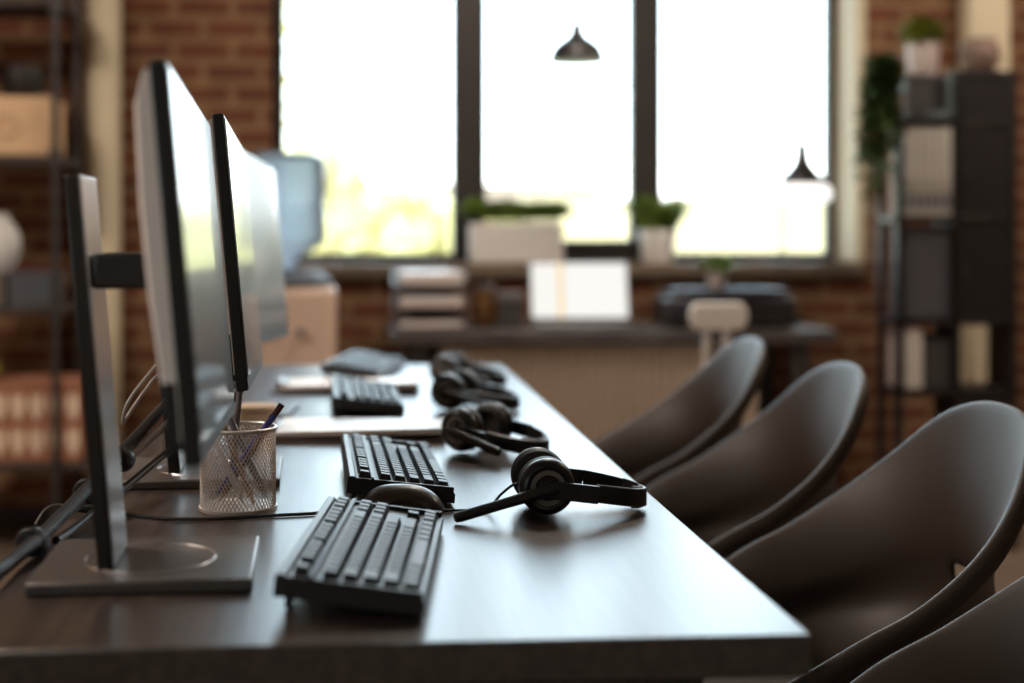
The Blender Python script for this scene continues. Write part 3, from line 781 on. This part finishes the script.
st = thing('stool_chair', 'small cream chair with a rounded backrest in front of the counter', 'chair', (1.085, 4.21, 0))
def rrect(w_, h, r, n=6):
    pts = []
    for cx, cy, a0 in ((w_/2-r,h/2-r,0),(-w_/2+r,h/2-r,90),(-w_/2+r,-h/2+r,180),(w_/2-r,-h/2+r,270)):
        for k in range(n+1):
            a = R(a0+90*k/n); pts.append((cx+r*math.cos(a), cy+r*math.sin(a)))
    return pts
MB().prism(rrect(.172,.080,.030), -.011, .011, T(0,-.165,.836, R(90), 0, 0)).build('backrest', M['stool'], st, bevel=.005)
for sx in (-.030,.030): MB().box(sx-.010, sx+.010, -.155, -.137, .42, .84, ).build('back_post', M['stool'], st, bevel=.003)
MB().prism(rrect(.34,.34,.08), .40, .425).build('seat', M['stool'], st, bevel=.006)
for sx in (-1,1):
    for sy in (-1,1): MB().tube([(sx*.12,sy*.12,.402),(sx*.155,sy*.155,0)], [.015,.011], 12).build('leg', M['stool'], st)

# water cooler and bottle
wc = thing('water_cooler', 'tan water cooler below the blue bottle beside the window', 'water cooler', (-.205, 4.72, 0))
MB().box(-.165,.165,-.16,.16,.02,.90).build('body', M['cooler'], wc, bevel=.02, seg=3)
MB().lathe([(.15,.9005),(.15,.925),(.12,.948),(.075,.955),(.075,.942),(.0,.94)], 36).build('collar', M['bluegrey'], wc)
MB().box(-.09,.09,-.175,-.1605,.55,.60).build('drip_tray', M['darkgrey'], wc, bevel=.004)
for sx, c_ in ((-.05,'terracotta'),(.05,'bluegrey')): MB().lathe([(0,0),(.012,0),(.012,.035),(0,.035)], 14, T(sx,-.16,.76,R(90),0,0)).build('tap', M[c_], wc)
for sx in (-.13,.13):
    for sy in (-.12,.12): MB().lathe([(0,0),(.018,0),(.018,.02),(0,.02)], 12, T(sx,sy,0)).build('foot', M['cable'], wc)
wb = thing('water_bottle', 'large pale blue water bottle upside down on the cooler', 'bottle', (-.205, 4.72, .955))
MB().lathe([(0,.004),(.030,.004),(.032,.03),(.060,.055),(.110,.08),(.130,.10),(.133,.12),(.133,.205),(.127,.215),(.127,.23),(.133,.24),(.133,.345),(.127,.375),(.105,.392),(0,.394)], 44).build('jug', M['jug'], wb)

# plants on the sill
pl = thing('planter', 'long white planter full of green herbs on the window sill', 'planter', (.633, 5.275, WZ0))
q = MB(); q.box(-.175,.175,-.065,.065,0,.15); q.build('trough', M['potwhite'], pl, bevel=.008)
MB().box(-.160,.160,-.052,.052,.1502,.155).build('soil', M['soil'], pl)
lv = leaves(520, .06, .0, .045, .062, .022, 1.2, 5, .12); lv.v = [(x*2.6, y*.85, z+.155) for x, y, z in lv.v]
lv.build('foliage', M['leaf'], pl)
gp = thing('potted_plant', 'white pot of spiky green grass on the sill before the dark mullion', 'plant', (1.183, 5.285, WZ0))
MB().lathe(pot_prof(.060,.072,.125), 32).build('pot', M['potwhite'], gp)
blades(420, .06, .165, .011, .85, 8, .10).build('foliage', M['leaf'], gp)

# pendant lamp
pd = thing('pendant_lamp', 'small black dome pendant lamp hanging before the middle window', 'lamp', (.803, 4.88, 1.676))
MB().lathe([(.096,0),(.100,.002),(.097,.028),(.088,.052),(.066,.075),(.039,.092),(.025,.108),(.020,.142),(.010,.150),(.0,.150)][:], 40).build('lamp_shade', M['satin'], pd)
MB().lathe([(0,.002),(.060,.002),(.062,.006),(0,.01)], 28).build('bulb', M['bulb'], pd)
MB().tube([(0,0,.148),(0,0,ZC-1.676)], .0012, 6).build('cord', M['cable'], pd)

# ------------------------------------------------------------------ black shelf unit on the right
ux, uy = 1.853, 4.62
su = thing('shelf_unit', 'tall black shelf unit of binders and boxes against the brick', 'shelf unit', (ux, uy, 0))
UH = 1.47
def slab(z, x0=0, x1=.42): MB().box(x0, x1, 0, .185, z-.011, z+.011).build('shelf', M['unit'], su, bevel=.001)
MB().box(.205,.223,0,.185,.06,1.632).build('divider', M['unit'], su, bevel=.001)
MB().box(.402,.42,0,.185,0,1.632).build('side_panel', M['unit'], su, bevel=.001)
for z in (1.128, .778, .540): slab(z)
slab(1.455, .0, .402)
MB().box(-.072, .005, -.110, -.0005, 1.444, 1.466).build('ledge', M['unit'], su, bevel=.001)
slab(1.621, .224, .402)
for y in (.012,.173): MB().box(0,.024,y-.012,y+.012,0,1.46).build('upright', M['unit'], su, bevel=.001)
for z0, z1 in ((1.140,1.440),(1.466,1.608),(.79,1.116)):
    d = MB().box(.2255,.400,.004,.022,z0,z1).build('cabinet_door', M['unit'], su, bevel=.001)
    MB().tube([(.236,-.006,(z0+z1)/2-.03),(.236,-.006,(z0+z1)/2+.03)], .004, 8).build('handle', M['pipe'], d)
MB().box(.206,.42,.004,.022,.06,.53).build('cabinet_door', M['unit'], su, bevel=.001)
MB().box(.2,.222,0,.022,0,.06).build('foot', M['unit'], su)
# binders
for i in range(6):
    t = thing('binder', '-', 'binder', (ux+.030+.0275*i, uy+.005, 1.140), group='white binders on the shelf unit')
    hh = .300
    MB().box(0,.025,0,.14,0,hh).build('cover', M['binder'], t, bevel=.002)
    MB().box(.002,.023,-.001,.0,.02,.075).build('spine_label', M['bindergrey'], t)
    MB().lathe([(.004,-.001),(.008,-.001),(.008,.0),(.004,.0)], 16, T(.0125,-.0,.10,R(90),0,0)).build('finger_ring', M['steel'], t)
    t['label'] = ['white binder at the outer end of the row on the black shelf', 'second white binder from the outer end of the row', 'third white binder from the outer end of the row', 'fourth white binder from the outer end of the row', 'fifth white binder, one short of the black divider', 'white binder right against the black divider'][i]
bb = thing('storage_box', 'dark grey box on the shelf above the white binders', 'box', (ux+.118, uy+.09, 1.467))
MB().box(-.072,.072,-.06,.06,0,.135).build('carton', M['darkgrey'], bb, bevel=.003)
MB().box(-.075,.075,-.063,.063,.1352,.1535).build('lid', M['darkgrey'], bb, bevel=.003)
tf = thing('picture_frame', 'pale teal edged stand in front of the dark grey box', 'frame', (ux+.178, uy-.0, 1.4705))
q = MB(); q.box(.0,.016,.0,.012,0,.165); q.box(-.07,.016,.0,.012,0,.022); q.build('frame', M['teal'], tf, bevel=.002)
MB().box(-.03,.0,.0125,.024,0,.006).build('stand_foot', M['teal'], tf)
gb = thing('storage_bin', 'large blue grey bin filling the middle of the black shelf', 'bin', (ux+.115, uy+.02, .7905))
MB().box(-.085,.085,0,.13,0,.312).build('bin_body', M['unitgrey'], gb, bevel=.006)
MB().box(-.087,.087,-.002,.132,.3125,.318).build('rim', M['bluegrey'], gb, bevel=.001)
for i in range(4):
    t = thing('magazine', '-', 'magazine', (ux+.028+.017*i, uy+.01, .5525), group='pale magazines on the low shelf')
    MB().box(0,.014,0,.14,0,.205-.008*(i%2)).build('pages', M['binder'], t, bevel=.001)
    MB().box(-.0006,-.0001,-.0005,.14,0,.206-.008*(i%2)).build('cover', M['potpink'], t)
    t['label'] = ['pale magazine at the outer end of the low shelf', 'second pale magazine from the outer end of the low shelf', 'third pale magazine from the outer end of the low shelf', 'pale magazine next to the black box on the low shelf'][i]
kb_ = thing('storage_box', 'black box beside the pale magazines on the low shelf', 'box', (ux+.150, uy+.02, .5525))
MB().box(-.048,.048,0,.145,0,.165).build('carton', M['darkgrey'], kb_, bevel=.003)
MB().box(-.050,.050,-.002,.147,.1652,.182).build('lid', M['unit'], kb_, bevel=.003)
p1 = thing('potted_plant', 'lime green plant in a blush pot on the dark grey box', 'plant', (ux+.128, uy+.092, 1.6215))
MB().lathe(pot_prof(.046,.056,.115), 32).build('pot', M['potpink'], p1)
leaves(200, .045, .09, .16, .075, .03, .9, 11, .15).build('foliage', M['limeleaf'], p1)
p2 = thing('clay_pot', 'squat brown clay pot on top of the black shelf unit', 'pot', (ux+.335, uy+.095, 1.6335))
MB().lathe([(0,0),(.045,0),(.062,.03),(.068,.065),(.060,.095),(.050,.108),(.054,.116),(.048,.116),(.05,.10),(.058,.065),(0,.05)], 32).build('vessel', M['potbrown'], p2)
p3 = thing('hanging_plant', 'dark trailing plant at the outer edge of the black shelf unit', 'plant', (ux-.034, uy-.073, 1.467))
MB().lathe(pot_prof(.026,.032,.07), 28, T(.0,.0,0)).build('pot', M['potbrown'], p3)
rnd = random.Random(21); lf = MB(); stm = MB()
for k in range(34):
    a = rnd.uniform(R(150), R(255)); L = rnd.uniform(.10, .46)
    b0 = Vector((.02*math.cos(a), .02*math.sin(a), .085))
    o1 = b0 + Vector((math.cos(a)*rnd.uniform(.03,.065), math.sin(a)*rnd.uniform(.02,.05), rnd.uniform(.02,.11)))
    o2 = o1 + Vector((math.cos(a)*.015+rnd.uniform(-.02,.02), math.sin(a)*.02, -L*.5)); o3 = o2+Vector((rnd.uniform(-.03,.015), rnd.uniform(-.02,.02), -L*.5))
    sp_ = spline([b0,o1,o2,o3], 6); stm.tube(sp_, .0012, 5)
    for p_ in sp_[2:]:
        for _ in range(2):
            d = Vector((rnd.uniform(-1,1), rnd.uniform(-1,1), rnd.uniform(-.6,.4))).normalized(); s_ = d.cross(Vector((.1,.2,1))).normalized()
            l_, w2 = rnd.uniform(.03,.052), rnd.uniform(.013,.021)
            lf.add([p_, p_+d*l_*.5+s_*w2, p_+d*l_, p_+d*l_*.5-s_*w2], [(0,1,2,3)])
stm.build('stem', M['darkleaf'], p3); lf.build('foliage', M['darkleaf'], p3)

# ------------------------------------------------------------------ pipe rack on the left
rk = thing('pipe_rack', 'open shelf rack of dark steel pipe against the brick', 'rack', (-.960, 4.68, 0))
for x in (0, -.95):
    for y in (0, .36):
        pp = MB().tube([(x,y,0),(x,y,2.2)], .0125, 14).build('pipe_post', M['pipe'], rk)
        for z in (1.325, 1.83, .832):
            MB().tube([(x,y,z-.03),(x,y,z+.03)], .021, 14).build('pipe_fitting', M['pipe'], pp)
for z, nm in ((1.850,0),(1.325,0),(.828,0),(.315,0)):
    MB().box(-.99, .012 if z > .4 else .14, .018, .342, z-.018, z+.008).build('shelf_board', M['rackboard'], rk, bevel=.002)
for z in (1.325,.828):
    MB().tube([(0,.012,z),(0,.348,z)], .0125, 12).build('cross_pipe', M['pipe'], rk)
wbx = thing('wooden_box', 'pale wooden box with a round pull on the pipe rack', 'box', (-1.178, 4.715, 1.3335))
MB().box(-.19,.19,0,.27,0,.20).build('carcass', M['boxwood'], wbx, bevel=.004)
o = MB().box(-.182,.182,-.006,-.0005,.006,.194).build('front_panel', M['boxwood'], wbx, bevel=.002)
rg = [(.036+.0035*math.cos(2*math.pi*i/8), .0035*math.sin(2*math.pi*i/8)) for i in range(9)]
MB().lathe(rg, 32, T(.056,-.0095,.098,R(90),0,0)).build('pull_ring', M['tan'], wbx)
bp_ = thing('plant_pot', 'dark round pot standing on the wooden box', 'pot', (-1.098, 4.84, 1.534))
MB().lathe([(0,0),(.058,0),(.070,.02),(.074,.07),(.070,.105),(.066,.108),(.060,.105),(.064,.07),(0,.06)], 32).build('vessel', M['unit'], bp_)
bk = thing('jar', 'small dark jar beside the dark pot on the wooden box', 'jar', (-1.235, 4.84, 1.534))
MB().lathe([(0,0),(.038,0),(.04,.006),(.04,.085),(.034,.095),(0,.095)], 24).build('vessel', M['lav'], bk)
MB().lathe([(0,.0952),(.036,.0952),(.036,.112),(0,.112)], 24).build('lid', M['unit'], bk)
cbx = thing('storage_box', 'blue grey box on the middle shelf of the pipe rack', 'box', (-1.053, 4.72, .8365))
MB().box(-.068,.068,0,.24,0,.096).build('carton', M['bluegrey'], cbx, bevel=.003)
MB().box(-.070,.070,-.002,.242,.0962,.112).build('lid', M['bluegrey'], cbx, bevel=.003)
cb2 = thing('storage_box', 'brown grey box under the white vase on the pipe rack', 'box', (-1.206, 4.72, .8365))
MB().box(-.070,.070,0,.24,0,.096).build('carton', M['greybox'], cb2, bevel=.003)
MB().box(-.072,.072,-.002,.242,.0962,.112).build('lid', M['greybox'], cb2, bevel=.003)
vz = thing('vase', 'rounded white vase on the brown grey box', 'vase', (-1.175, 4.82, .949))
MB().lathe([(0,0),(.035,0),(.058,.03),(.071,.075),(.070,.115),(.055,.155),(.036,.175),(.034,.195),(.038,.20),(.030,.20),(.028,.18),(.05,.15),(.06,.10),(0,.08)], 36).build('vessel', M['white'], vz)
pb = thing('patterned_box', 'terracotta box with white petal pattern on the lowest rack shelf', 'box', (-1.08, 4.70, .3235))
MB().box(-.22,.20,.0,.26,0,.265).build('carton', M['terracotta'], pb, bevel=.004)
q = MB()
for r_ in range(2):
    for c_ in range(7):
        cx = -.185+.060*c_; cz = .070+.115*r_
        pet = [(0,-.050),(.020,-.018),(.024,.018),(.012,.046),(0,.028),(-.012,.046),(-.024,.018),(-.020,-.018)]
        q.prism([(cx+a, cz+b_) for a, b_ in pet], .0005, .0022, T(0,0,0,R(90),0,0))
q.build('petal_pattern', M['motif'], pb)
lm = thing('lemon', 'yellow lemon resting on the patterned box', 'fruit', (-1.195, 4.80, .5886))
MB().lathe([(0,.0),(.014,.002),(.026,.012),(.032,.030),(.028,.048),(.015,.060),(.008,.066),(0,.068)], 24).build('peel', M['lemon'], lm)
MB().lathe([(0,.0675),(.004,.0678),(.004,.071),(0,.072)], 10).build('stem', M['leaf'], lm)

# ------------------------------------------------------------------ outdoors beyond the window
struct(MB().box(-40, 40, -20, 90, -1.2, -1.0).build('ground', M['lawn']), 'pale sunlit lawn outside the window', 'lawn')
def bush(name, label, cat, x, y, z0, z1, rx, ry, seedv, mt='hedge', n=1500, trunk=False, group=None):
    t = thing(name, label, cat, (x, y, -1.0), group=group)
    rnd = random.Random(seedv); m = MB()
    for _ in range(n):
        th = rnd.uniform(0, 2*math.pi); u = rnd.uniform(-1, 1); rr_ = (.5+.5*rnd.random()**.5)
        px, py, pz = rx*math.cos(th)*math.sqrt(1-u*u)*rr_, ry*math.sin(th)*math.sqrt(1-u*u)*rr_, (z0+z1)/2+(z1-z0)/2*u*rr_
        d = Vector((rnd.uniform(-1,1), rnd.uniform(-1,1), rnd.uniform(-1,1))).normalized(); s_ = d.cross(Vector((.3,.5,.7))).normalized()
        L = .16*rx**.3
        p_ = Vector((px,py,pz)); m.add([p_-d*L, p_+s_*L*.6, p_+d*L, p_-s_*L*.6], [(0,1,2,3)])
    m.build('foliage', M[mt], t)
    if trunk: MB().tube([(0,0,0),(.05,0,z0+.3),(0,.1,(z0+z1)/2)], [.12,.09,.05], 10).build('trunk', M['bark'], t)
    else: MB().tube([(0,0,0),(0,0,(z0+z1)/2)], [.1,.05], 8).build('stem', M['bark'], t)
    return t
bush('bush', 'pale yellow bush seen low in the left window pane', 'bush', .55, 15.0, 0.3, 2.55, 1.1, .8, 31, group='bushes outside the window')
bush('bush', 'broad pale bush seen behind the water bottle', 'bush', -.55, 17.0, 0.3, 3.1, 1.2, .8, 32, group='bushes outside the window')
bush('bush', 'pale bush seen low in the middle window pane', 'bush', 2.4, 18.5, 0.2, 2.45, 1.0, .8, 33, group='bushes outside the window')
bush('bush', 'pale bush seen behind the spiky grass pot', 'bush', 4.6, 16.0, 0.2, 2.5, 1.0, .8, 34, group='bushes outside the window')
bush('bush', 'pale bush seen below the glowing desk lamp', 'bush', 6.6, 20.0, 0.2, 2.7, 1.0, .8, 35, group='bushes outside the window')
bush('tree', 'bare pale tree rising beside the left window frame', 'tree', -1.0, 26.0, 2.6, 6.6, 1.7, 1.3, 36, n=420, trunk=True)
def house(x, y, w_, h, label):
    t = thing('house', label, 'house', (x, y, -1.0), group='houses beyond the lawn')
    MB().box(-w_/2,w_/2,-3,3,0,h).build('wall', M['farwall'], t)
    MB().prism([(-w_/2-.3,h),(w_/2+.3,h),(w_/2-.8,h+1.0),(-w_/2+.8,h+1.0)], -3.2, 3.2, T(0,0,0,R(90),0,0)).build('roof', M['farroof'], t)
    for k in range(3):
        wx = -w_/2+w_*(k+.5)/3
        MB().box(wx-.4,wx+.4,-3.04,-3.0,h*.35,h*.35+1.1).build('window', M['fargap'], t)
fn = thing('garden_fence', 'pale wooden fence crossing low behind the middle and right window panes', 'fence', (4.2, 13.4, -1.0))
q = MB()
for k in range(34):
    x = -2.55+.15*k; q.box(x, x+.142, -.012, .012, .08, 2.38+.03*((k*7)%3))
q.build('board_panel', M['fence'], fn)
for k in range(4): MB().box(-2.55+1.68*k, -2.47+1.68*k, .0125, .09, 0, 2.45).build('post', M['bark'], fn)
for z in (.5, 1.9): MB().box(-2.55, 2.55, .0125, .05, z, z+.09).build('rail', M['bark'], fn)
house(5.2, 48, 7, 2.6, 'far pale house seen in the left window pane')
house(20.5, 52, 8, 2.8, 'far pale house seen in the right window pane')

# ------------------------------------------------------------------ light
def area(name, loc, rot, sx, sy, power, col=(1,1,1), portal=False):
    l = bpy.data.lights.new(name, 'AREA'); l.shape = 'RECTANGLE'; l.size = sx; l.size_y = sy; l.energy = power; l.color = col
    if portal: l.cycles.is_portal = True
    o = bpy.data.objects.new(name, l); C.objects.link(o); o.location = loc; o.rotation_euler = rot
    return o
area('window_portal', ((WX0+WX1)/2, YW+.28, (WZ0+WZ1)/2), (R(-90), 0, 0), WX1-WX0, WZ1-WZ0, 1, portal=True)
area('fill_window_portal', (XL-.17, (SY0+SY1)/2, (SZ0+SZ1)/2), (0, R(-90), 0), SZ1-SZ0, SY1-SY0, 1, portal=True)
for x, y, e in ((-2.0, 2.3, 78), (2.9, 3.9, 34), (.7, 3.9, 34), (-1.9, .2, 7), (2.0, -1.2, 4)):
    area('ceiling_fill', (x, y, ZC-.02), (0, 0, 0), .6, .6, e, (1.0, .86, .73))  # unseen fill lights added under the ceiling to brighten the room, no fixtures
wd = bpy.data.worlds.new('sky'); S.world = wd; wd.use_nodes = True
nt = wd.node_tree; bg = nt.nodes['Background']
tc = nt.nodes.new('ShaderNodeTexCoord'); sp = nt.nodes.new('ShaderNodeSeparateXYZ'); cr = nt.nodes.new('ShaderNodeValToRGB')
nt.links.new(tc.outputs['Generated'], sp.inputs['Vector']); nt.links.new(sp.outputs['Z'], cr.inputs['Fac'])
e = cr.color_ramp.elements
e[0].position = 0.0; e[0].color = (1.0, .96, .88, 1)
e[1].position = 0.07; e[1].color = (.85, .94, 1.0, 1)
k = e.new(.30); k.color = (.66, .84, 1.0, 1)
nt.links.new(cr.outputs['Color'], bg.inputs['Color']); bg.inputs['Strength'].default_value = 8.2

# ------------------------------------------------------------------ camera
cd = bpy.data.cameras.new('camera'); cam = bpy.data.objects.new('camera', cd); C.objects.link(cam)
cam.location = (0, 0, 1.09); cam.rotation_euler = (R(90), 0, -math.atan(98/1400))
cd.sensor_width = 36; cd.lens = 1400/1024*36
cd.shift_x = (512-446)/1024; cd.shift_y = -(341.5-230)/1024
cd.clip_start = .05; cd.clip_end = 300
cd.dof.use_dof = True; cd.dof.focus_distance = 1.70; cd.dof.aperture_fstop = 1.9
S.camera = cam
S.view_settings.view_transform = 'Standard'; S.view_settings.look = 'None'
S.view_settings.exposure = 0; S.view_settings.gamma = 1; S.view_settings.use_curve_mapping = False
